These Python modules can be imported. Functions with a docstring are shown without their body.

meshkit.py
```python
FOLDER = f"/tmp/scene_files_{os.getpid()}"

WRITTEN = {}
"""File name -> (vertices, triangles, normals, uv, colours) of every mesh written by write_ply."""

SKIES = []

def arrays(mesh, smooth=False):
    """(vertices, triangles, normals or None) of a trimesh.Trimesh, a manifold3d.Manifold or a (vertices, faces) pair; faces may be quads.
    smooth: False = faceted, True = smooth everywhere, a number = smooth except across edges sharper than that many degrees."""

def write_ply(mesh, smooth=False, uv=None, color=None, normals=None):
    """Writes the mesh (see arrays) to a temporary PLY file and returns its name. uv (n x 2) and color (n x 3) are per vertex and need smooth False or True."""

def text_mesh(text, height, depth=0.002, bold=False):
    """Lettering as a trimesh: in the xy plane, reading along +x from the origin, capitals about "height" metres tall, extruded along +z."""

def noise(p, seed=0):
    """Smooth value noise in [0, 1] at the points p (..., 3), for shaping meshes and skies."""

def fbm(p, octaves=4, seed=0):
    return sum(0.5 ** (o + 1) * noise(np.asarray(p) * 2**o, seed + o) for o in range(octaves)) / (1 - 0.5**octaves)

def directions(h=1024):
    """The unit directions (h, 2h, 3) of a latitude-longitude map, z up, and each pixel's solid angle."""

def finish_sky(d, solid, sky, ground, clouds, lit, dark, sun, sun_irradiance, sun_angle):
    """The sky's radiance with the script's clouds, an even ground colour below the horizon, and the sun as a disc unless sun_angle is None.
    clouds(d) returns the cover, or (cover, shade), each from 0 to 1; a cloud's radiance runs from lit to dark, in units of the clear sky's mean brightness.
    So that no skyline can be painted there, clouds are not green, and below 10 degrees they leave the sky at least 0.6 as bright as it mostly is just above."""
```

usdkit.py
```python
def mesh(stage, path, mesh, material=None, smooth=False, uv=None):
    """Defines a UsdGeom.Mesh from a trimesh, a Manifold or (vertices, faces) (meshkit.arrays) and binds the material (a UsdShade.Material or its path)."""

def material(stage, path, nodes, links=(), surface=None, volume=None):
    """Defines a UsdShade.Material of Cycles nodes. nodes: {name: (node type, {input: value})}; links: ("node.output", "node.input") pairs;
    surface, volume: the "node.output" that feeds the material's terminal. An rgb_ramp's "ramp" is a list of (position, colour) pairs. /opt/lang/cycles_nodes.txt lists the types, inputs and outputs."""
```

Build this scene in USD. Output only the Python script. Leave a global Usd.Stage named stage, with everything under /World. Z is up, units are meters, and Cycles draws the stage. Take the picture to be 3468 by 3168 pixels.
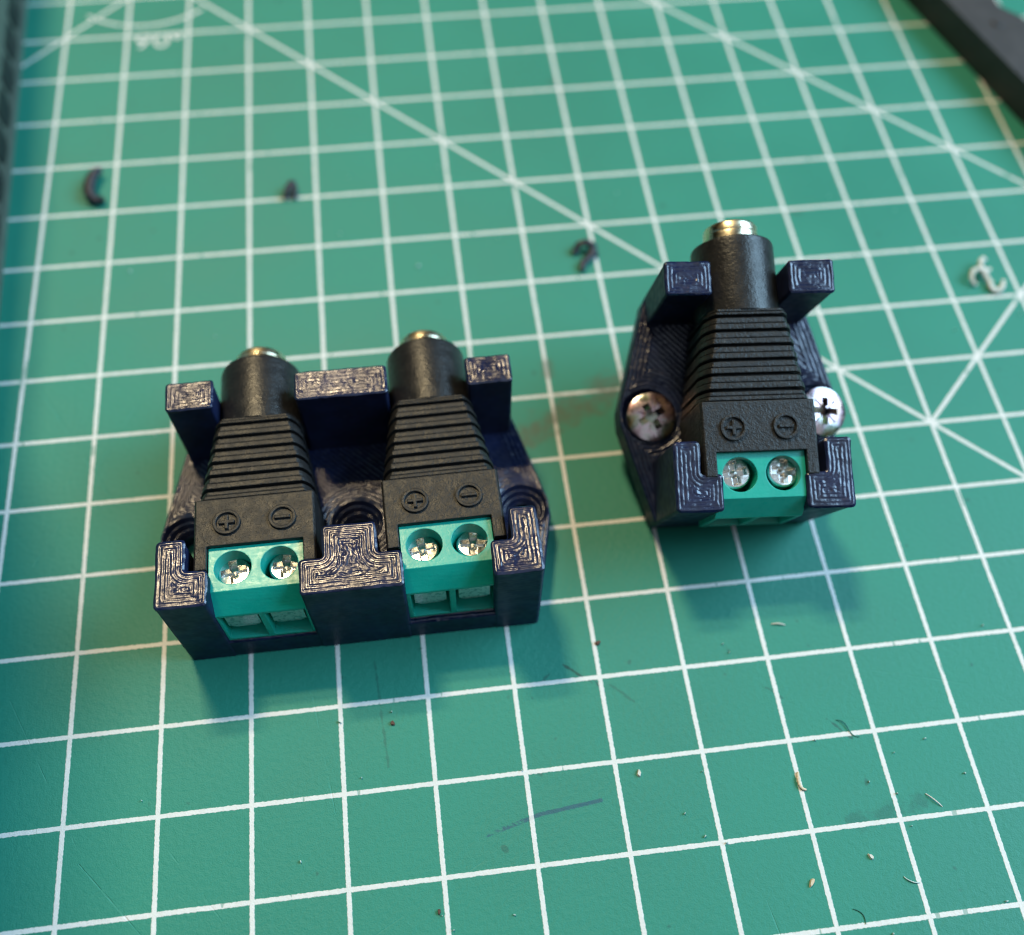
import math, random
import numpy as np, trimesh, shapely, usdkit, meshkit
import manifold3d as m3
from scipy.spatial import Delaunay
from shapely.geometry import Polygon, Point, LineString, box as sbox
from shapely import affinity
from pxr import Usd, UsdGeom, UsdLux, UsdShade, Gf, Sdf

rng = np.random.default_rng(7)
random.seed(7)
CM = 0.01                                   # everything below is laid out in centimetres of the mat's printed grid

stage = Usd.Stage.CreateInMemory()
UsdGeom.SetStageUpAxis(stage, UsdGeom.Tokens.z)
UsdGeom.SetStageMetersPerUnit(stage, 1.0)
UsdGeom.Xform.Define(stage, '/World')
UsdGeom.Scope.Define(stage, '/World/Looks')

# ------------------------------------------------------------------ camera
CAM = np.array([4.301704, -3.661661, 10.977011])
RC = np.array([[0.99206983, -0.12420138, 0.01927353], [-0.10121018, -0.88033912, -0.46342155], [0.07452483, 0.45779586, -0.88592834]])
F_PX, PP_Y, W_PX, H_PX = 3361.4, 1800.0, 3468.0, 3168.0
FOCAL = 6.9
cam = UsdGeom.Camera.Define(stage, '/World/camera')
M4 = Gf.Matrix4d(1.0)
for k, v in enumerate([RC[0], -RC[1], -RC[2]]):
    M4.SetRow(k, Gf.Vec4d(*map(float, v), 0))
M4.SetRow(3, Gf.Vec4d(*map(float, CAM * CM), 1))
cam.AddTransformOp().Set(M4)
cam.CreateFocalLengthAttr(FOCAL)
HA = FOCAL * W_PX / F_PX
cam.CreateHorizontalApertureAttr(HA)
cam.CreateVerticalApertureAttr(HA * H_PX / W_PX)
cam.CreateVerticalApertureOffsetAttr(HA / W_PX * (PP_Y - H_PX / 2))
cam.CreateClippingRangeAttr(Gf.Vec2f(0.005, 50))
cam.CreateFStopAttr(2.3)
cam.CreateFocusDistanceAttr(0.1065)
cam.CreateExposureAttr(0.0)


# ------------------------------------------------------------------ lamps out of view: a warm pair of tubes behind, a window on the right, an added overhead fill
def rect_light(name, pos, target, w, h, color, power):
    l = UsdLux.RectLight.Define(stage, '/World/' + name)
    p, t = np.array(pos, float), np.array(target, float)
    z = (p - t) / np.linalg.norm(p - t)
    x = np.cross([0, 1, 0] if abs(z[1]) < .9 else [0, 0, 1], z); x /= np.linalg.norm(x)
    x = np.array([1.0, 0, 0]) - z * z[0]; x /= np.linalg.norm(x)
    y = np.cross(z, x)
    m = Gf.Matrix4d(1.0)
    for k, v in enumerate((x, y, z)):
        m.SetRow(k, Gf.Vec4d(*map(float, v), 0))
    m.SetRow(3, Gf.Vec4d(*map(float, p * CM), 1))
    l.AddTransformOp().Set(m)
    l.CreateWidthAttr(w * CM); l.CreateHeightAttr(h * CM)
    l.CreateColorAttr(Gf.Vec3f(*color)); l.CreateIntensityAttr(power)
    return l


LT = np.array([4.0, 2.0, 0])
for k, sl in enumerate((0.50, 0.61)):
    rect_light('unseen_lamp_tube' + ('' if k == 0 else '_001'), LT + np.array([-0.19, sl, 1]) * 110, LT, 17, 5.0, (1, .79, .46), 228)  # out of view, placed for the doubled shadow edges and the warm glare
rect_light('window', LT + np.array([1.0, 0.12, 0.80]) * 95, LT, 66, 90, (.46, .75, 1), 12)  # out of view, placed to light right-hand sides and cool the shadows
rect_light('overhead_fill', LT + np.array([0.25, -0.5, 1]) * 170, LT, 200, 200, (.80, .92, 1), .52)  # added overhead panel, soft fill for the shadows and metal reflections


# ------------------------------------------------------------------ materials
class G:
    """a little graph writer: every call adds a node and returns the 'node.output' it feeds"""
    def __init__(s): s.n, s.l, s.k = {}, [], 0
    def add(s, kind, out, **kw):
        s.k += 1
        name = f'{kind}_{s.k}'
        s.n[name] = (kind, {a: b for a, b in kw.items() if not s.ref(b)})
        s.l += [(b, f'{name}.{a}') for a, b in kw.items() if s.ref(b)]
        return f'{name}.{out}'
    @staticmethod
    def ref(b): return isinstance(b, str) and '.' in b
    def m(s, op, a, b=0.0, c=0.0, clamp=False): return s.add('math', 'value', math_type=op, value1=a, value2=b, value3=c, use_clamp=clamp)
    def noise(s, vec, scale, detail=2.0, rough=.5, dist=0.0): return s.add('noise_texture', 'fac', vector=vec, scale=scale, detail=detail, roughness=rough, distortion=dist)
    def rng(s, v, a, b, c=0.0, d=1.0, kind='smoothstep'): return s.add('map_range', 'result', range_type=kind, value=v, from_min=a, from_max=b, to_min=c, to_max=d, clamp=True)
    def mixc(s, f, a, b): return s.add('mix_color', 'result', fac=f, a=a, b=b)
    def obj(s): return s.add('texture_coordinate', 'object')
    def xyz(s, v):
        s.k += 1
        name = f'sep_{s.k}'
        s.n[name] = ('separate_xyz', {}); s.l.append((v, name + '.vector'))
        return name + '.x', name + '.y', name + '.z'
    def bump(s, height, dist, strength=1.0, normal=None):
        kw = dict(height=height, distance=dist, strength=strength)
        if normal: kw['normal'] = normal
        return s.add('bump', 'normal', **kw)
    def bsdf(s, **kw): return s.add('principled_bsdf', 'BSDF', **kw)
    def done(s, name, surf): return usdkit.material(stage, '/World/Looks/' + name, s.n, s.l, surface=surf)


def mat_green():
    g = G(); o = g.obj()
    x, y, _ = g.xyz(o)
    u, v = g.m('multiply', x, 100.0), g.m('multiply', y, 100.0)
    rag = g.m('multiply', g.m('subtract', g.noise(o, 3000.0, 2.0), .5), .020)
    rag2 = g.m('multiply', g.m('subtract', g.noise(o, 700.0, 1.0), .5), .008)
    rag = g.m('add', rag, rag2)
    def near(c):                                     # distance to the nearest whole centimetre
        return g.m('absolute', g.m('subtract', c, g.m('round', c)))
    def line(d, w=.0255, e=.006):
        return g.rng(g.m('add', d, rag), w - e, w + e, 1.0, 0.0)
    def diag(a, b, c):                               # |a u + b v + c| / sqrt 2
        t = g.m('add', g.m('multiply', u, a), g.m('add', g.m('multiply', v, b), c))
        return g.m('multiply', g.m('absolute', t), .70711)
    gt = lambda q, k: g.m('greater_than', q, k)
    lt = lambda q, k: g.m('less_than', q, k)
    mul = lambda a, b: g.m('multiply', a, b)
    big = lambda a, b: g.m('maximum', a, b)
    ink = big(line(near(u)), line(near(v)))
    ink = big(ink, mul(line(diag(1.0, 1.0, -14.0)), gt(u, .5)))
    ink = big(ink, line(diag(1.0, 1.0, -21.0)))
    ink = big(ink, mul(line(diag(-1.0, 1.0, -13.06)), lt(u, .52)))
    ink = big(ink, mul(line(diag(-1.0, 1.0, 8.0)), gt(u, 11.0)))
    du, dv = g.m('subtract', u, .27), g.m('subtract', v, 13.71)
    rad = g.m('sqrt', g.m('add', mul(du, du), mul(dv, dv)))
    arc = mul(line(g.m('absolute', g.m('subtract', rad, 1.46))), lt(v, 12.60))
    ink = big(ink, arc)
    # cuts through the printed lines, wear of the ink
    cut = g.rng(g.noise(g.add('mapping', 'vector', vector=o, scale=(1.0, .16, 1.0), rotation=(0., 0., .9)), 900.0, 1.0), .70, .73)
    cut2 = g.rng(g.noise(g.add('mapping', 'vector', vector=o, scale=(1.0, .13, 1.0), rotation=(0., 0., -.5)), 800.0, 1.0), .72, .75)
    wear = g.m('multiply', g.m('add', cut, cut2, clamp=True), .55)
    ink = mul(ink, g.m('subtract', 1.0, wear))
    # colour of the vinyl: slow clouds, fine mottling, small stains
    cloud = g.noise(o, 35.0, 3.0, .55)
    base = g.mixc(g.rng(cloud, .3, .7), (.010, .208, .146), (.014, .234, .164))
    mott = g.noise(o, 2600.0, 2.0, .6)
    base = g.mixc(g.rng(mott, .35, .75, 0.0, .22), base, (.030, .262, .195))
    dots = g.rng(g.noise(o, 420.0, 1.0), .75, .79, 0.0, .5)
    base = g.mixc(dots, base, (.008, .08, .062))
    def seg(ax, ay, bx, by):                          # distance to a line piece drawn on the mat
        L = math.hypot(bx - ax, by - ay)
        tx, ty = (bx - ax) / L, (by - ay) / L
        px, py = g.m('subtract', u, ax), g.m('subtract', v, ay)
        t = g.m('maximum', g.m('minimum', g.m('add', mul(px, tx), mul(py, ty)), L), 0.0)
        qx, qy = g.m('subtract', px, mul(t, tx)), g.m('subtract', py, mul(t, ty))
        return g.m('sqrt', g.m('add', mul(qx, qx), mul(qy, qy))), t
    # brown scorch smear between the brackets
    d1, _ = seg(5.30, 3.30, 6.0, 3.62); d2, _ = seg(6.0, 3.62, 7.1, 4.15)
    smear = g.m('add', g.m('minimum', d1, d2), g.m('multiply', g.m('subtract', g.noise(o, 320.0, 3.0, .65), .5), .9))
    smear = mul(g.rng(smear, .02, .30, .72, 0.0), g.rng(g.noise(o, 900.0, 2.0), .25, .6, .5, 1.0))
    d3, _ = seg(6.02, 4.35, 6.02, 4.52)
    spot = g.rng(g.m('add', d3, g.m('multiply', g.m('subtract', g.noise(o, 700.0, 1.0), .5), .1)), .02, .13, .55, 0.0)
    smear = big(smear, spot)
    # soft scuffs, dark green rub marks at the lower right, grey-green rub by the left bracket
    d4, _ = seg(8.5, -1.95, 9.3, -1.85)
    rub = mul(g.rng(g.m('add', d4, g.m('multiply', g.m('subtract', g.noise(o, 500.0, 3.0, .7), .5), .5)), .0, .12, .5, 0.0), 1.0)
    base = g.mixc(rub, base, (.006, .115, .085))
    for (a, b) in (((6.9, 10.2), (7.05, 9.9)), ((9.5, 4.7), (9.6, 4.6)), ((5.9, 8.1), (6.0, 7.95)), ((10.1, 6.95), (10.2, 6.9))):
        dd, _ = seg(*a, *b)
        base = g.mixc(g.rng(g.m('add', dd, g.m('multiply', g.m('subtract', g.noise(o, 900.0, 1.0), .5), .08)), .0, .1, .4, 0.0), base, (.02, .09, .06))
    # fine straight knife scratches
    scr = None
    for (ax, ay, bx, by, k) in ((-.6, 2.2, .6, 4.6, .5), (-.8, 4.9, .3, 3.0, .35), (.2, -1.4, 1.5, -2.9, .6), (1.0, -1.2, 2.4, -3.1, .3), (-.7, .5, .2, -1.3, .35),
                                (7.3, -2.4, 7.6, -4.2, .45), (3.0, -2.6, 4.4, -1.9, .2), (10.2, 5.0, 10.6, 4.8, .5), (2.7, .15, 2.9, -1.2, .35), (9.2, -.3, 10.3, -.6, .25), (4.9, 5.6, 5.9, 7.7, .2)):
        d, _ = seg(ax, ay, bx, by)
        s_ = mul(g.rng(g.m('add', d, g.m('multiply', g.m('subtract', g.noise(o, 250.0, 2.0), .5), .03)), .002, .011, k, 0.0), g.rng(g.noise(o, 260.0, 2.0), .40, .6))
        scr = s_ if scr is None else big(scr, s_)
    for (ax, ay, bx_, by, k) in ((5.60, .20, 5.90, -.06, .8), (5.93, -.02, 6.02, -.20, .8), (5.30, .0, 5.42, .10, .5), (6.1, -.1, 6.35, -.34, .35), (8.50, -.80, 8.72, -1.05, .6), (3.42, .5, 3.50, -.75, .35), (7.9, -.35, 8.05, -.5, .4)):
        d, _ = seg(ax, ay, bx_, by)
        nick = g.rng(g.m('add', d, g.m('multiply', g.m('subtract', g.noise(o, 900.0, 2.0), .5), .07)), .002, .022, k, 0.0)
        base = g.mixc(nick, base, (.004, .05, .04))
    base = g.mixc(g.m('multiply', scr, .6), base, (.10, .36, .29))
    white = g.mixc(g.rng(g.noise(o, 500.0, 3.0), .35, .8, 0.0, .35), (.72, .72, .70), (.58, .60, .57))
    col = g.mixc(ink, base, white)
    col = g.mixc(smear, col, (.072, .098, .062))
    # blue pen stroke, worn towards its left end
    d5a, ta = seg(4.50, -1.62, 5.1, -1.47); d5b, tb = seg(5.1, -1.47, 5.78, -1.40)
    pen = g.rng(g.m('add', g.m('minimum', d5a, d5b), rag), .014, .030, 1.0, 0.0)
    pen = mul(pen, g.rng(g.m('add', g.noise(o, 1800.0, 2.0), mul(g.m('subtract', u, 4.5), .55)), .45, .75, .0, .85))
    col = g.mixc(mul(pen, g.m('subtract', 1.0, mul(ink, .8))), col, (.008, .085, .13))
    grain = g.noise(o, 5200.0, 3.0, .6)
    hammer = g.noise(o, 1500.0, 2.0, .5)
    h = g.m('add', mul(grain, .6), mul(hammer, .8))
    h = g.m('subtract', h, mul(scr, 1.2))
    h = g.m('add', h, mul(ink, .35))
    nrm = g.bump(h, .00009, .75)
    rough = g.rng(cloud, .3, .7, .54, .62)
    return g.done('mat_vinyl', g.bsdf(base_color=col, roughness=rough, specular_ior_level=.52, normal=nrm))


def navy_print():
    g = G(); o = g.obj()
    c = g.mixc(g.rng(g.noise(o, 300.0, 3.0, .6), .3, .7), (.005, .009, .031), (.009, .016, .058))
    c = g.mixc(g.rng(g.noise(o, 2500.0, 2.0), .55, .8, 0.0, .25), c, (.035, .05, .11))
    lay = g.noise(g.add('mapping', 'vector', vector=o, scale=(.05, .05, 1.0)), 5200.0, 1.0)
    fine = g.noise(o, 4200.0, 3.0, .6)
    nrm = g.bump(g.m('add', g.m('multiply', lay, .7), g.m('multiply', fine, .5)), .00006, .45)
    _, _, nz = g.xyz(g.add('texture_coordinate', 'normal'))
    top = g.rng(nz, .3, .7)                              # the printed layers make the sides duller than the tops
    r = g.m('add', g.rng(g.noise(o, 900.0, 2.0), .3, .7, -.06, .08), g.rng(top, 0.0, 1.0, .50, .27))
    return g.done('navy_printed_plastic', g.bsdf(base_color=c, roughness=r, specular_ior_level=g.rng(top, 0.0, 1.0, .30, .78), specular_tint=(.97, .95, 1.0), normal=nrm))


def black_plastic(name, r0, r1, bmp, rs):
    g = G(); o = g.obj()
    bev = g.add('bevel', 'bevel', samples=6, radius=.00022)
    grain = g.noise(o, 2700.0, 2.0, .65)
    big_ = g.noise(o, 1300.0, 2.0)
    nrm = g.bump(g.m('add', grain, g.m('multiply', big_, .5)), .00016, bmp, bev)
    c = g.mixc(g.rng(g.noise(o, 1200.0, 2.0), .4, .8), (.014, .014, .015), (.023, .022, .022))
    dust = g.rng(g.noise(o, 1700.0, 1.0), .74, .80, 0.0, .35)
    c = g.mixc(dust, c, (.12, .11, .10))
    return g.done(name, g.bsdf(base_color=c, roughness=g.rng(g.noise(o, 700.0), .3, .7, r0, r1), specular_ior_level=rs, normal=nrm))


def green_plastic():
    g = G(); o = g.obj()
    bev = g.add('bevel', 'bevel', samples=6, radius=.00018)
    nrm = g.bump(g.m('add', g.noise(o, 3000.0, 3.0, .6), g.noise(g.add('mapping', 'vector', vector=o, scale=(.15, 1.0, 1.0)), 2600.0, 2.0)), .00005, .35, bev)
    c = g.mixc(g.rng(g.noise(o, 400.0, 2.0), .3, .7), (.005, .365, .285), (.009, .405, .315))
    return g.done('green_terminal_plastic', g.bsdf(base_color=c, roughness=g.rng(g.noise(o, 1400.0, 2.0), .3, .7, .30, .40), specular_ior_level=.5, normal=nrm, subsurface_weight=.0))


def metal(name, c1, c2, r, scale=900.0, bumpy=.12):
    g = G(); o = g.obj()
    bev = g.add('bevel', 'bevel', samples=6, radius=.0001)
    n = g.noise(o, scale, 3.0, .6)
    c = g.mixc(g.rng(n, .35, .65), c1, c2)
    return g.done(name, g.bsdf(base_color=c, metallic=1.0, roughness=g.rng(g.noise(o, scale * 2), .3, .7, r * .8, r * 1.3), normal=g.bump(g.noise(o, scale * 2.5, 2.0), .00004, bumpy, bev)))


def zinc():
    g = G(); o = g.obj()
    n = g.noise(o, 260.0, 2.0, .5, .6)
    c = g.add('rgb_ramp', 'color', fac=n, ramp=[(.30, (.46, .30, .11)), (.42, (.44, .29, .33)), (.50, (.62, .50, .53)), (.58, (.34, .40, .32)), (.68, (.46, .33, .15))])
    return g.done('yellow_zinc_steel', g.bsdf(base_color=c, metallic=1.0, roughness=g.rng(g.noise(o, 900.0, 2.0), .3, .7, .19, .32), normal=g.bump(g.noise(o, 1500.0, 3.0), .00005, .3)))


def plain(name, c1, c2, rough=.5, scale=600.0, bumpd=.00008, spec=.5):
    g = G(); o = g.obj()
    n = g.noise(o, scale, 3.0, .6)
    return g.done(name, g.bsdf(base_color=g.mixc(g.rng(n, .3, .7), c1, c2), roughness=rough, specular_ior_level=spec, normal=g.bump(g.noise(o, scale * 4, 3.0), bumpd, .5)))


MAT = dict(mat=mat_green(), navy=navy_print(), black=black_plastic('black_moulded_plastic', .42, .54, .62, .40), collar=black_plastic('black_smooth_plastic', .32, .42, .32, .42), green=green_plastic(),
           nickel=metal('nickel_plate', (.70, .68, .65), (.78, .76, .73), .25), brass=metal('plated_brass', (.80, .66, .44), (.86, .76, .56), .27, 500.0, .1),
           clamp=metal('clamp_steel', (.62, .61, .59), (.68, .67, .65), .34), zinc=zinc(),
           ink=plain('white_print', (.68, .68, .66), (.60, .61, .58), .55),
           dark=plain('dark_shaving', (.010, .012, .022), (.020, .022, .035), .45),
           pale=plain('pale_scrap', (.62, .60, .52), (.74, .72, .66), .6), tan=plain('tan_scrap', (.62, .50, .34), (.70, .58, .42), .6),
           mark=plain('dark_green', (.010, .13, .10), (.014, .16, .12), .5), hair=plain('clear_hair', (.35, .50, .46), (.45, .58, .54), .5), rust=plain('rust_crumb', (.10, .045, .03), (.14, .07, .05), .8),
           rail=plain('rail_grey', (.085, .105, .085), (.11, .135, .105), .55, 250.0), slot=plain('rail_slot', (.010, .013, .012), (.016, .019, .018), .6),
           tool=plain('tool_black', (.030, .029, .031), (.042, .040, .042), .6, 300.0))


# ------------------------------------------------------------------ prims
used = {}


def numbered(parent, name):
    k = used.get((parent, name), 0)
    used[(parent, name)] = k + 1
    return name if k == 0 else f'{name}_{k:03d}'


def tag(prim, label=None, cat=None, group=None, kind=None):
    for k, v in (('label', label), ('category', cat), ('group', group), ('kind', kind)):
        if v: prim.SetCustomDataByKey(k, v)
    return prim


def to_tm(mesh):
    if hasattr(mesh, 'to_mesh'):
        m = mesh.to_mesh()
        return trimesh.Trimesh(np.array(m.vert_properties[:, :3]), np.array(m.tri_verts), process=False)
    return mesh


def part(name, mesh, mat, parent='/World', smooth=35, label=None, kind=None):
    parent = str(parent.GetPath()) if hasattr(parent, 'GetPath') else parent
    path = f'{parent}/{numbered(parent, name)}'
    t = to_tm(mesh).copy()
    t.vertices = np.asarray(t.vertices) * CM
    p = usdkit.mesh(stage, path, t, MAT[mat], smooth=smooth).GetPrim()
    return tag(p, label, kind=kind)


def matrix(Rm, t):
    m = Gf.Matrix4d(1.0)
    for k in range(3):
        m.SetRow(k, Gf.Vec4d(*map(float, Rm[:, k]), 0))
    m.SetRow(3, Gf.Vec4d(*[float(v) * CM for v in t], 1))
    return m


def thing(name, label, cat, Rm=np.eye(3), t=(0, 0, 0), group=None):
    x = UsdGeom.Xform.Define(stage, '/World/' + numbered('/World', name))
    x.AddTransformOp().Set(matrix(Rm, t))
    return tag(x.GetPrim(), label, cat, group)


def copy_of(src, label, cat, Rm, t, group=None):
    r = thing(src.GetName(), label, cat, Rm, t, group)
    r.GetReferences().AddInternalReference(src.GetPath())
    r.SetInstanceable(True)
    return r


# ------------------------------------------------------------------ shape helpers
Rz = lambda a: np.array([[math.cos(a), -math.sin(a), 0], [math.sin(a), math.cos(a), 0], [0, 0, 1]])


def euler(ax, ay, az):
    ax, ay, az = map(math.radians, (ax, ay, az))
    Rx = np.array([[1, 0, 0], [0, math.cos(ax), -math.sin(ax)], [0, math.sin(ax), math.cos(ax)]])
    Ry = np.array([[math.cos(ay), 0, math.sin(ay)], [0, 1, 0], [-math.sin(ay), 0, math.cos(ay)]])
    return Rx @ Ry @ Rz(az)


def bx(x0, x1, y0, y1, z0, z1): return m3.Manifold.cube((x1 - x0, y1 - y0, z1 - z0)).translate((x0, y0, z0))


def cyl(r0, r1, z0, z1, x=0, y=0, n=40): return m3.Manifold.cylinder(z1 - z0, r0, r1, n).translate((x, y, z0))


def extr(poly, z0, z1):
    cs = [np.array(poly.exterior.coords)[:-1]] + [np.array(i.coords)[:-1] for i in poly.interiors]
    return m3.Manifold.extrude(m3.CrossSection([c.tolist() for c in cs], m3.FillRule.EvenOdd), z1 - z0).translate((0, 0, z0))


def hull(pts): return m3.Manifold.hull_points(np.asarray(pts, float))


def rounded(poly, r):
    return poly.buffer(-r, 8).buffer(2 * r, 8).buffer(-r, 8)


def tube(path, radii, n=8, squash=1.0, cap=True):
    P = np.asarray(path, float); N = len(P)
    radii = np.broadcast_to(radii, N)
    T = np.gradient(P, axis=0); T /= np.linalg.norm(T, axis=1, keepdims=True) + 1e-9
    V, F = [], []
    for i in range(N):
        a = np.cross(T[i], [0, 0, 1]); a /= np.linalg.norm(a) + 1e-9
        b = np.cross(a, T[i])
        for k in range(n):
            q = 2 * math.pi * k / n
            V.append(P[i] + radii[i] * (a * math.cos(q) + b * squash * math.sin(q)))
    for i in range(N - 1):
        for k in range(n):
            a, b, c, d = i * n + k, i * n + (k + 1) % n, (i + 1) * n + (k + 1) % n, (i + 1) * n + k
            F += [(a, c, b), (a, d, c)]
    V += [P[0], P[-1]]
    for k in range(n):
        F += [(N * n, k, (k + 1) % n), (N * n + 1, (N - 1) * n + (k + 1) % n, (N - 1) * n + k)]
    return trimesh.Trimesh(np.array(V), np.array(F)[:, ::-1], process=False)


def spline(pts, n=24):
    from scipy.interpolate import CubicSpline
    P = np.asarray(pts, float); t = np.r_[0, np.cumsum(np.linalg.norm(np.diff(P, axis=0), axis=1))]
    return CubicSpline(t, P)(np.linspace(0, t[-1], n))


def ridged(poly, z0, z1, seed, res=.010, pitch=.047, amp=.0075, holes=(), plate=False):
    """a printed block: plain walls, and a top of real extrusion ridges that follow its outline"""
    rings = [np.array(r.segmentize(res * 1.3).coords)[:-1] for r in [poly.exterior, *poly.interiors]]
    x0, y0, x1, y1 = poly.bounds
    gx, gy = np.meshgrid(np.arange(x0, x1, res), np.arange(y0, y1, res * .9))
    gx = gx + (np.arange(gx.shape[0]) % 2)[:, None] * res * .5
    pts = np.c_[gx.ravel(), gy.ravel()]
    ins = poly.buffer(-res * .55)
    pts = pts[shapely.contains_xy(ins, pts[:, 0], pts[:, 1])]
    nb = sum(map(len, rings))
    V2 = np.vstack(rings + [pts])
    tri = Delaunay(V2).simplices
    cen = V2[tri].mean(1)
    tri = tri[shapely.contains_xy(poly, cen[:, 0], cen[:, 1])]
    e1, e2 = V2[tri[:, 1]] - V2[tri[:, 0]], V2[tri[:, 2]] - V2[tri[:, 0]]
    flip = (e1[:, 0] * e2[:, 1] - e1[:, 1] * e2[:, 0]) < 0
    tri[flip] = tri[flip][:, ::-1]
    d = shapely.distance(poly.boundary, shapely.points(V2))
    q = np.c_[V2, np.zeros(len(V2))]
    wob = lambda s, k: meshkit.fbm(q * s + seed * 7.1, 3, seed + k) - .5
    dw = d + .022 * wob(7, 1) + .008 * wob(22, 2)
    if plate:
        infill = (V2[:, 0] + V2[:, 1]) * .7071 + .02 * wob(9, 3)
        ph = np.where(d < .21, dw, infill)
        dmin = np.full(len(V2), 9.0)
        for (hx, hy) in holes:
            rh = np.hypot(V2[:, 0] - hx, V2[:, 1] - hy)
            near = rh < .56
            ph = np.where(near & (rh - .16 < d + .12), rh + .018 * wob(14, 4), ph)
            dmin = np.minimum(dmin, rh)
    else:
        deep = np.clip((d - .15) / .04, 0, 1)
        ph = dw + deep * .10 * wob(12, 5)
    if plate: pitch = .056
    s = np.abs(np.sin(math.pi * ph / pitch)) ** (1.0 if plate else .5)
    a = amp * (.55 + .9 * meshkit.fbm(q * 14 + seed, 2, seed + 9))
    if plate: a = np.where((d < .21) | (dmin < .5), a * 2.1, a * 1.4)
    z = z1 - amp + a * s + (.006 if plate else .016) * wob(7, 6) + .007 * wob(26, 7) * np.clip(d / .1, 0, 1)
    if not plate: z = z + np.clip((d - .15) / .04, 0, 1) * .022 * wob(18, 8)
    if plate:
        cone = np.clip((.335 - dmin) / .19, 0, 1)
        step = np.floor(cone * 7) / 7 * .35 + cone * .65
        z = z - .22 * step
    z = z - .011 * np.clip(1 - d / .014, 0, 1) ** 2
    inner_cut = [0] + list(np.cumsum([len(r) for r in rings]))
    out = np.zeros((len(V2), 2)); c_ = 0
    for ring in rings:
        tg = np.roll(ring, -1, 0) - np.roll(ring, 1, 0)
        out[c_:c_ + len(ring)] = np.c_[tg[:, 1], -tg[:, 0]] / (np.linalg.norm(tg, axis=1, keepdims=True) + 1e-9)
        if not Polygon(ring).exterior.is_ccw: out[c_:c_ + len(ring)] *= -1
        c_ += len(ring)
    if rings[1:]: out[len(rings[0]):] = 0
    lipw = (.004 if plate else .007) + (.010 if plate else .020) * (meshkit.fbm(q * 6 + seed, 3, seed + 31) - .5)
    push = out * lipw[:, None]
    V, F = [np.c_[V2 + push, z]], [tri]
    n = len(V2)
    for k, ring in enumerate(rings):                       # walls
        a0, m = inner_cut[k], len(ring)
        lip = np.c_[ring + push[a0:a0 + m], z[a0:a0 + m] - .022 + .004 * rng.standard_normal(m)]
        neck = np.c_[ring, z[a0:a0 + m] - .07]
        V += [lip, neck, np.c_[ring, np.full(m, z0)]]
        i = np.arange(m); j = (i + 1) % m
        for (A, B) in ((a0, n), (n, n + m), (n + m, n + 2 * m)):
            F += [np.c_[A + i, B + i, B + j], np.c_[A + i, B + j, A + j]]
        n += 3 * m
    vb, fb = trimesh.creation.triangulate_polygon(Polygon(rings[0], rings[1:]), engine='earcut')
    V.append(np.c_[vb, np.full(len(vb), z0)]); F.append(fb[:, ::-1] + n)
    t = trimesh.Trimesh(np.vstack(V), np.vstack(F), process=False)
    if t.volume < 0: t.invert()
    return t


# ------------------------------------------------------------------ the cutting mat
S = 22
mat = thing('cutting_mat', 'green cutting mat with a white centimetre grid and diagonal guide lines', 'cutting mat')
tag(mat, kind='structure')
part('vinyl_sheet', bx(-10, 26, -10, 26, -.3, 0), 'mat', mat, smooth=False)
txt = meshkit.text_mesh('90°', .34, .0015, bold=True)
txt.apply_translation([.10, 11.68, .0004])
part('angle_number', txt, 'ink', mat, smooth=False)

# ------------------------------------------------------------------ printed brackets (local: x across, y away from the camera measured from 2.0, z up)
Y = lambda v: v - 2.0


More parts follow.
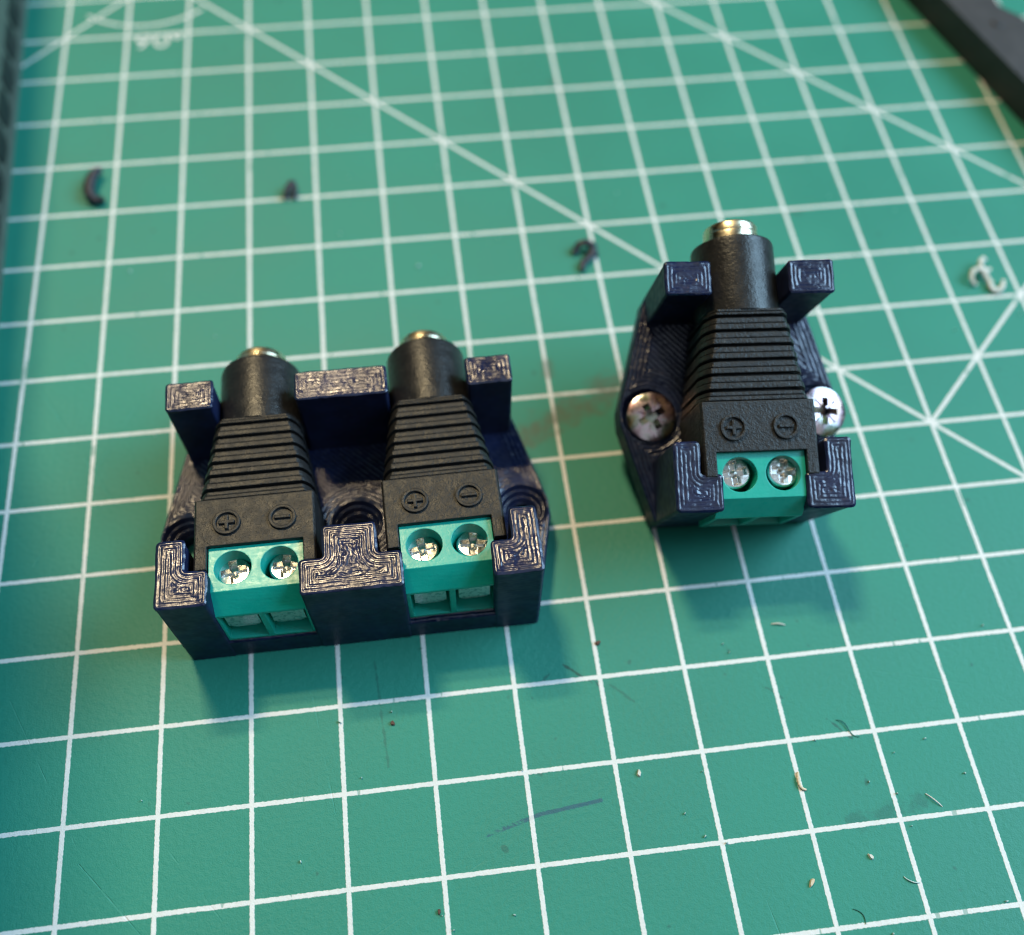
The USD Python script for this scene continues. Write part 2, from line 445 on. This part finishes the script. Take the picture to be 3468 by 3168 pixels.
def bracket(root, hx, mids, holes, seed, wide=.31):
    """hx: half width; mids: centres of the middle posts (none for the single one)"""
    ear = hx + wide
    plate = Polygon([(-hx, Y(.754)), (hx, Y(.754)), (ear - .01, Y(1.98)), (ear - .01, Y(2.2)), (hx - .03, Y(3.6)), (-hx + .03, Y(3.6)), (-ear + .01, Y(2.2)), (-ear + .01, Y(1.98))])
    plate = rounded(plate.buffer(-.003), .05)
    for (x, y) in holes: plate = plate.difference(Point(x, y).buffer(.15, 12))
    part('base_plate', ridged(plate, .002, .40, seed, plate=True, holes=holes), 'navy', root, smooth=50)
    posts = [(-hx + .03, -hx + .555)] + [(m - .53, m + .53) for m in mids] + [(hx - .555, hx - .03)]
    for k, (a, b) in enumerate(posts):
        part('post', ridged(rounded(sbox(a, Y(3.225), b, Y(3.606)), .035), .30, 1.5, seed + 10 + k), 'navy', root, smooth=50)
    L = Polygon([(-hx, Y(.75)), (-hx + .53, Y(.75)), (-hx + .53, Y(1.15)), (-hx + .29, Y(1.15)), (-hx + .29, Y(1.53)), (-hx, Y(1.53))])
    Rr = affinity.scale(L, -1, 1, origin=(0, 0))
    T = [Polygon([(m - .54, Y(.75)), (m + .54, Y(.75)), (m + .54, Y(1.15)), (m + .285, Y(1.15)), (m + .285, Y(1.53)), (m - .285, Y(1.53)), (m - .285, Y(1.15)), (m - .54, Y(1.15))]) for m in mids]
    for k, pl in enumerate([L, *T, Rr]):
        part('front_stop', ridged(rounded(pl, .04), 0, 1.5, seed + 20 + k), 'navy', root, smooth=50)


double = thing('printed_bracket', 'wide navy blue printed bracket holding two adapters, with no screws in its holes', 'bracket', t=(3.355, 2.0, 0))
bracket(double, 2.03, [0.0], [(-2.0, Y(2.13)), (0, Y(2.13)), (2.0, Y(2.13))], 3)

RR = np.array([[0.99792829, 0.06380368, 0.00825972], [-0.05643725, 0.92979801, -0.36371761], [-0.0308864, 0.36249793, 0.93147264]])
TR = np.array([8.0458, 2.9943, .3824]) + (CAM - np.array([8, 3, .5])) * .0082
single = thing('printed_bracket', 'narrow navy blue printed bracket tipped up on two screws, holding one adapter', 'bracket', RR, TR)
bracket(single, 1.01, [], [(-1.03, Y(2.12)), (1.07, Y(2.12))], 40, .37)

# ------------------------------------------------------------------ adapters (local: z 0 on the bracket's plate, y from 2.0)
def adapter(root, lift=.05):
    body = hull([(s * (a - e), Y(y), z) for s in (-1, 1) for (y, a) in ((2.05, .60), (3.15, .44)) for (z, e) in ((.07, .02), (.74, 0), (.84, .05), (.895, .16))])
    U = Polygon([(-.655, Y(1.21)), (-.515, Y(1.21)), (-.515, Y(1.485)), (.515, Y(1.485)), (.515, Y(1.21)), (.655, Y(1.21)), (.655, Y(2.06)), (-.655, Y(2.06))])
    blk = extr(U, .02, .985)
    cut = []
    for s in (-1, 1):                                     # the long edges of the block are chamfered
        cut.append(hull([(s * .70, Y(y), z) for y in (1.1, 2.2) for z in (.90, 1.07)] + [(s * .60, Y(y), 1.07) for y in (1.1, 2.2)] + [(s * .615, Y(y), 1.01) for y in (1.1, 2.2)]))
    for c in cut: blk = blk - c
    b = part('body', blk + body, 'black', root, smooth=30)
    edges = [3.155, 3.05, 2.88, 2.71, 2.54, 2.37, 2.19, 2.055]
    half = lambda y: .485 + (3.15 - y) / 1.1 * .178
    for k in range(7):
        y1, y0 = edges[k] - .018, edges[k + 1] + .018
        ym = (y0 + y1) / 2
        def slab(ya, yb, e):
            pts = []
            for y in (ya, yb):
                h = half(y) - e
                for s in (-1, 1):
                    pts += [(s * h, Y(y), .09), (s * h, Y(y), .78 - e), (s * (h - .035), Y(y), .88 - e), (s * (h - .075), Y(y), .945 - e), (s * (h - .11), Y(y), .975 - e), (s * (h - .05), Y(y), .02)]
            return hull(pts)
        rib = slab(y0, ym - .006, 0) + slab(ym + .006, y1, .012) + slab(y0 + .01, y1 - .01, .026)
        part('grip_rib', rib, 'black', b, smooth=30)
    for s in (-1, 1):
        c = np.array([s * .30, Y(1.755)])
        ring = Point(*c).buffer(.150, 20).difference(Point(*c).buffer(.114, 20))
        sg = sbox(c[0] - .085, c[1] - .018, c[0] + .085, c[1] + .018)
        mk = extr(ring, .97, 1.012)
        mk = mk + extr(sg, .97, 1.012)
        if s < 0: mk = mk + extr(sbox(c[0] - .018, c[1] - .085, c[0] + .018, c[1] + .085), .97, 1.012)
        part('plus_mark' if s < 0 else 'minus_mark', mk, 'black', b, smooth=30)
    prof = [(0, 0), (.484, 0), (.490, .02), (.490, .42), (.485, .86), (.474, .895), (.448, .910), (.2, .912), (0, .912)]
    bar = trimesh.creation.revolve(np.array(prof), sections=56)
    bar.apply_transform(trimesh.transformations.rotation_matrix(-math.pi / 2, [1, 0, 0]))
    bar.apply_translation([0, Y(3.13), .49])
    part('barrel', bar, 'collar', root, smooth=30)
    prof = [(.22, .0), (.325, .0), (.325, .125), (.318, .14), (.312, .148), (.318, .158), (.316, .225), (.300, .253), (.275, .26), (.255, .253), (.245, .23), (.245, .05), (.22, .0)]
    sl = trimesh.creation.revolve(np.array(prof), sections=48)
    sl.apply_transform(trimesh.transformations.rotation_matrix(-math.pi / 2, [1, 0, 0]))
    sl.apply_translation([0, Y(4.03), .49])
    part('metal_sleeve', sl, 'brass', root, smooth=30)
    # green two-pole terminal block
    P = [(1.55, .02), (.78, .02), (.78, .69), (.965, .925), (1.55, .925)]
    tb = hull([(s * .508, Y(y), z) for s in (-1, 1) for (y, z) in P])
    for s in (-1, 1):
        cx = s * .247
        tb = tb - hull([(cx + i * w, Y(y), z) for (y, w, zs) in ((.76, .215, (.055, .655)), (1.02, .185, (.10, .60)), (1.20, .185, (.10, .60))) for i in (-1, 1) for z in zs])
        tb = tb - cyl(.198, .198, .45, .95, cx, Y(1.235), 36)
    t = part('terminal_block', tb, 'green', root, smooth=30)
    for s in (-1, 1):
        cx = s * .247
        cl = bx(cx - .178, cx + .178, Y(.835), Y(1.0), .30, .66)
        cl = cl + hull([(cx + i * a, Y(y), z) for (y, a, z) in ((.84, .165, .36), (.84, .15, .27), (.86, .10, .20), (1.0, .10, .20), (1.0, .165, .36)) for i in (-1, 1)])
        part('wire_clamp', cl, 'clamp', t, smooth=25)
        prof = [(0, .40), (.180, .40), (.186, .42), (.186, .625), (.180, .645), (.165, .660), (.10, .668), (0, .670)]
        sc = trimesh.creation.revolve(np.array(prof)[:, :], sections=40)
        mf = m3.Manifold(m3.Mesh(np.asarray(sc.vertices, np.float32), np.asarray(sc.faces, np.uint32)))
        cross = None
        for q in (0, 1):
            arm = hull([((i * .150, j * .050, .70) if q == 0 else (j * .050, i * .150, .70)) for i in (-1, 1) for j in (-1, 1)] +
                       [((i * .120, j * .036, .585) if q == 0 else (j * .036, i * .120, .585)) for i in (-1, 1) for j in (-1, 1)])
            cross = arm if cross is None else cross + arm
        mf = mf - cross - cyl(.02, .055, .54, .60)
        rot = 8 if s < 0 else -6
        part('terminal_screw', mf.rotate((0, 0, rot)).rotate((-4, 3 * s, 0)).translate((cx + .005, Y(1.23), .03 + lift)), 'nickel', root, smooth=25)


adp = thing('power_adapter', 'black adapter with green screw terminal in the left bay of the wide bracket', 'adapter', t=(2.335, 2.0, .40), group='power adapters in the printed brackets')
adapter(adp)
a1 = math.radians(-.4)
copy_of(adp, 'black adapter with green screw terminal in the right bay of the wide bracket', 'adapter', Rz(math.radians(.6)), (4.385, 2.04, .40), 'power adapters in the printed brackets')
adapter(thing('power_adapter', 'black adapter with green screw terminal in the tipped-up narrow bracket between two wood screws', 'adapter', RR @ euler(-1.0, 0, .2), TR + RR @ np.array([-.02, -.095, .515]), 'power adapters in the printed brackets'), .135)


# ------------------------------------------------------------------ wood screws of the narrow bracket
def wood_screw(root, L):
    prof = [(0, .0), (.02, -.02), (.29, -.02), (.305, .0), (.298, .018), (.25, .036), (.16, .050), (.07, .056), (0, .057)]
    hd = trimesh.creation.revolve(np.array(prof[1:]), sections=56)
    head = cyl(.12, .29, -.2, -.005, n=56) + hull(np.asarray(hd.vertices))
    rec = None
    for q in range(2):
        arm = hull([((i * .175, j * .044, .10) if q == 0 else (j * .044, i * .175, .10)) for i in (-1, 1) for j in (-1, 1)] + [((i * .145, j * .038, -.22) if q == 0 else (j * .038, i * .145, -.22)) for i in (-1, 1) for j in (-1, 1)])
        rec = arm if rec is None else rec + arm
    dia = hull([(i * .066, j * .066, .10) for i in (-1, 1) for j in (-1, 1)] + [(i * .04, j * .04, -.09) for i in (-1, 1) for j in (-1, 1)])
    tick = None
    for q in range(4):
        k = hull([(i, j * .016, z) for i in (.05, .19) for j in (-1, 1) for z in (.008, .10)]).rotate((0, 0, 45 + 90 * q))
        tick = k if tick is None else tick + k
    part('screw_head', head - rec - dia - tick, 'zinc', root, smooth=30)
    sh = cyl(.10, .12, -L + .22, -.15, n=20) + cyl(.005, .10, -L, -L + .22, n=20)
    for k in range(int((L - .35) / .1)):
        z = -.32 - k * .1
        sh = sh + cyl(.10, .155, z - .03, z, n=20) + cyl(.155, .10, z, z + .03, n=20)
    part('threaded_shank', sh, 'zinc', root, smooth=30)


def tip_len(pos, Rm): return pos[2] / (Rm @ np.array([0, 0, 1]))[2]



for (x, yy, z, e, lab) in ((-.995, 2.065, .44, (0, -2, 28), 'dull gold and pink wood screw on the left of the narrow bracket'), (1.09, 2.035, .60, (1, 11, -4), 'bright white-gleaming wood screw on the right of the narrow bracket')):
    Rm = RR @ euler(*e)
    pos = TR + RR @ np.array([x, Y(yy), z])
    s = thing('wood_screw', lab, 'screw', Rm, pos, 'wood screws of the narrow bracket')
    wood_screw(s, tip_len(pos, Rm) - .004)

# ------------------------------------------------------------------ things at the edges of the picture
xa, ya, xb, yb = -1.78, 14.5, -1.02, -4.0                 # foot of the rail's right side
ang = math.atan2(xb - xa, ya - yb)
rail = thing('slotted_rail', 'dark grey slotted rail standing along the left edge of the mat', 'rail', Rz(ang), ((xa + xb) / 2, (ya + yb) / 2, 0))
Lr = math.hypot(xb - xa, ya - yb) / 2
rb = bx(-1.6, 0, -Lr, Lr, 0, 3.5) - bx(-.05, .1, -Lr + .2, Lr - .2, .16, .62)
part('rail_body', rb, 'rail', rail, smooth=False)
part('unseen_block', bx(-1.7, -.004, -Lr, -Lr + 9.6, 3.5, 9.0), 'rail', rail, smooth=False)  # out of view, tall enough to shade the lower left of the mat
for k in range(int((2 * Lr - .6) / .78)):
    y0 = -Lr + .4 + k * .78
    pl = rounded(sbox(.17, y0, .61, y0 + .62), .20)
    sl = extr(pl, -.01, .012).rotate((0, 0, 90)).rotate((0, 90, 0))
    sl = hull([(-.052 + dx, yy, zz) for dx in (0, .03) for (zz, yy) in np.array(pl.exterior.coords)])
    part('slot', sl, 'slot', rail, smooth=False)

A, B = np.array([13.37, 11.67]), np.array([14.33, 8.36])
d = (B - A) / np.linalg.norm(B - A); nrm = np.array([-d[1], d[0]])
if nrm[0] < 0: nrm = -nrm
s = np.linspace(-3, 8, 90)
left = A + d * s[:, None]
wave = (.91 + .11 * np.sin(s * 3.1 + .8) + .04 * np.sin(s * 8.3))
right = left + nrm * wave[:, None]
tp = Polygon(np.vstack([left, right[::-1]]))
bar = extr(tp, .012, .55)
c0 = A + d * 1.7
tl = thing('tool_handle', 'black tool handle with a wavy edge across the top right corner', 'tool', t=(c0[0], c0[1], 0))
part('grip', bar.translate((-c0[0], -c0[1], 0)), 'tool', tl, smooth=30)
part('rivet', cyl(.10, .07, .55, .58, 0, 0, 24).translate(tuple(np.r_[nrm * .45, 0])), 'tool', tl, smooth=30)


# ------------------------------------------------------------------ scraps on the mat
def scrap(name, mesh, mat_, label, cat, group=None):
    m = to_tm(mesh).copy()
    c = np.r_[(m.bounds[0][:2] + m.bounds[1][:2]) / 2, 0]
    m.vertices = np.asarray(m.vertices) - c
    m.vertices[:, 2] -= m.vertices[:, 2].min() - .001
    used_name = numbered('/World', name)
    m.vertices = m.vertices * CM
    p = usdkit.mesh(stage, '/World/' + used_name, m, MAT[mat_], smooth=60)
    p.AddTranslateOp().Set(Gf.Vec3d(*(c * CM)))
    return tag(p.GetPrim(), label, cat, group)


def curl(pts, r, squash=.8, n=28):
    P = spline([(x, y, z) for x, y, z in pts], n)
    rr = r * (.35 + .65 * np.sin(np.linspace(.25, math.pi - .25, n)) ** .5) * (1 + .15 * np.sin(np.arange(n) * 1.7))
    return tube(P, rr, 9, squash)


scrap('plastic_shaving', curl([(-.20, 8.78, .10), (-.28, 8.66, .14), (-.33, 8.45, .12), (-.31, 8.27, .10), (-.20, 8.18, .07), (-.13, 8.19, .10)], .088), 'dark', 'long curved black plastic shaving near the left end of the mat', 'shaving', 'black plastic shavings on the mat')
scrap('plastic_shaving', curl([(2.56, 7.98, .05), (2.60, 8.12, .12), (2.66, 8.20, .14), (2.69, 8.06, .08), (2.67, 7.96, .05)], .05), 'dark', 'small black plastic crumb on a grid line above the wide bracket', 'shaving', 'black plastic shavings on the mat')
k1 = curl([(6.70, 6.42, .06), (6.76, 6.52, .12), (6.86, 6.54, .15), (6.97, 6.47, .12), (6.93, 6.36, .08), (6.82, 6.25, .08), (6.76, 6.10, .06)], .06)
k2 = curl([(6.90, 6.47, .10), (7.0, 6.44, .08), (7.01, 6.35, .05)], .035)
scrap('plastic_shaving', trimesh.util.concatenate([k1, k2]), 'dark', 'forked black plastic shaving left of the narrow bracket beside the diagonal line', 'shaving', 'black plastic shavings on the mat')
wc = [[(12.66, 5.62, .10), (12.58, 5.60, .15), (12.53, 5.52, .14), (12.58, 5.44, .10), (12.68, 5.47, .08)], [(12.40, 5.22, .05), (12.34, 5.32, .10), (12.40, 5.42, .14), (12.52, 5.42, .13), (12.58, 5.32, .09), (12.60, 5.20, .06), (12.66, 5.12, .04)], [(12.80, 5.24, .08), (12.76, 5.14, .06), (12.66, 5.08, .05), (12.58, 5.14, .07), (12.62, 5.22, .10)], [(12.58, 5.44, .10), (12.54, 5.38, .12), (12.56, 5.30, .08)]]
scrap('white_curl', trimesh.util.concatenate([curl(c_, .036 if k_ < 3 else .024) for k_, c_ in enumerate(wc)]), 'pale', 'curly off-white scrap at the right edge of the mat', 'scrap')
S3 = 3468 / 2016


def flat_chip(cx, cy, l, w, a, seed):
    r = np.random.default_rng(seed)
    q = np.linspace(0, 2 * math.pi, 11)[:-1]
    P = np.c_[np.cos(q) * l / 2, np.sin(q) * w / 2] * (1 + .25 * r.uniform(-1, 1, (10, 1)))
    c, s_ = math.cos(a), math.sin(a)
    P = P @ np.array([[c, s_], [-s_, c]]) + [cx, cy]
    return hull(np.vstack([np.c_[P, np.full(10, .001)], np.c_[(P - [cx, cy]) * .7 + [cx, cy], np.full(10, .03)]]))


scrap('pale_chip', flat_chip(6.25, -1.16, .09, .045, 1.3, 1), 'pale', 'pale chip just above the blue pen stroke', 'chip')
scrap('tan_chip', flat_chip(7.86, -2.52, .11, .05, .95, 2), 'tan', 'tan rice-shaped chip beside the lower right grid lines', 'chip')
scrap('pale_chip', flat_chip(8.56, -2.34, .09, .045, -1.05, 3), 'pale', 'cream oval chip at the lower right, above the tan chip', 'chip')
scrap('tan_curl', curl([(8.01, -1.36, .03), (7.99, -1.44, .04), (8.0, -1.53, .04), (8.05, -1.56, .03)], .018), 'tan', 'tan curled sliver lying on a vertical grid line at the right', 'scrap')
scrap('clear_hair', curl([(8.22, -2.83, .02), (8.31, -2.9, .02), (8.31, -2.99, .02)], .006), 'mark', 'short dark green hair curling off a grid line at the lower right', 'hair')
scrap('mat_cut', curl([(8.60, -.83, .02), (8.70, -.92, .03), (8.73, -1.0, .02), (8.81, -1.05, .02)], .006), 'mark', 'thin dark green thread cut into the mat across a grid line right of centre bottom', 'mark')  # a cut line in the mat, modelled as a raised strand
scrap('pale_fibre', curl([(9.36, -1.76, .02), (9.42, -1.83, .04), (9.50, -1.92, .02)], .007), 'pale', 'pale fibre sticking across a horizontal grid line at the lower right', 'fibre')
scrap('pale_fibre', curl([(8.85, -2.58, .01), (8.90, -2.63, .02), (9.0, -2.66, .01)], .007), 'hair', 'thin greenish fibre right of the cream chip', 'fibre')
scrap('pale_fibre', curl([(8.15, .41, .01), (8.24, .40, .03), (8.31, .38, .01)], .009), 'pale', 'pale fibre in the shadow in front of the narrow bracket', 'fibre')
for (x, y, l, a, lab) in ((3.58, -.27, .07, 1.9, 'reddish brown crumb below the middle of the wide bracket'), (3.92, -2.33, .06, 1.6, 'reddish brown crumb under the lowest grid lines at bottom centre'), (6.05, .42, .08, .6, 'brown crumb right of the wide bracket, below its right ear')):
    scrap('brown_crumb', flat_chip(x, y, l, l * .6, a, int(x * 10)), 'rust', lab, 'crumb')
# dust: pale flecks nobody could count
V = []
r = np.random.default_rng(21)
for k in range(64):
    x, y = (r.uniform(-1, 12.5), r.uniform(-3.4, .3)) if k < 42 else (r.uniform(-1, 13), r.uniform(.3, 9))
    if 1.2 < x < 5.8 and .6 < y < 3.8 or 6.4 < x < 9.6 and 1.4 < y < 4.8: continue
    l = .012 + .022 * r.random() ** 3
    V.append(to_tm(flat_chip(x, y, l * 1.5, l * .8, r.uniform(0, 3.1), k)))
dm = trimesh.util.concatenate(V); dm.vertices = np.asarray(dm.vertices) * CM
tag(usdkit.mesh(stage, '/World/dust_flecks', dm, MAT['hair'], smooth=False).GetPrim(), 'tiny pale dust flecks scattered over the mat', 'dust', kind='stuff')
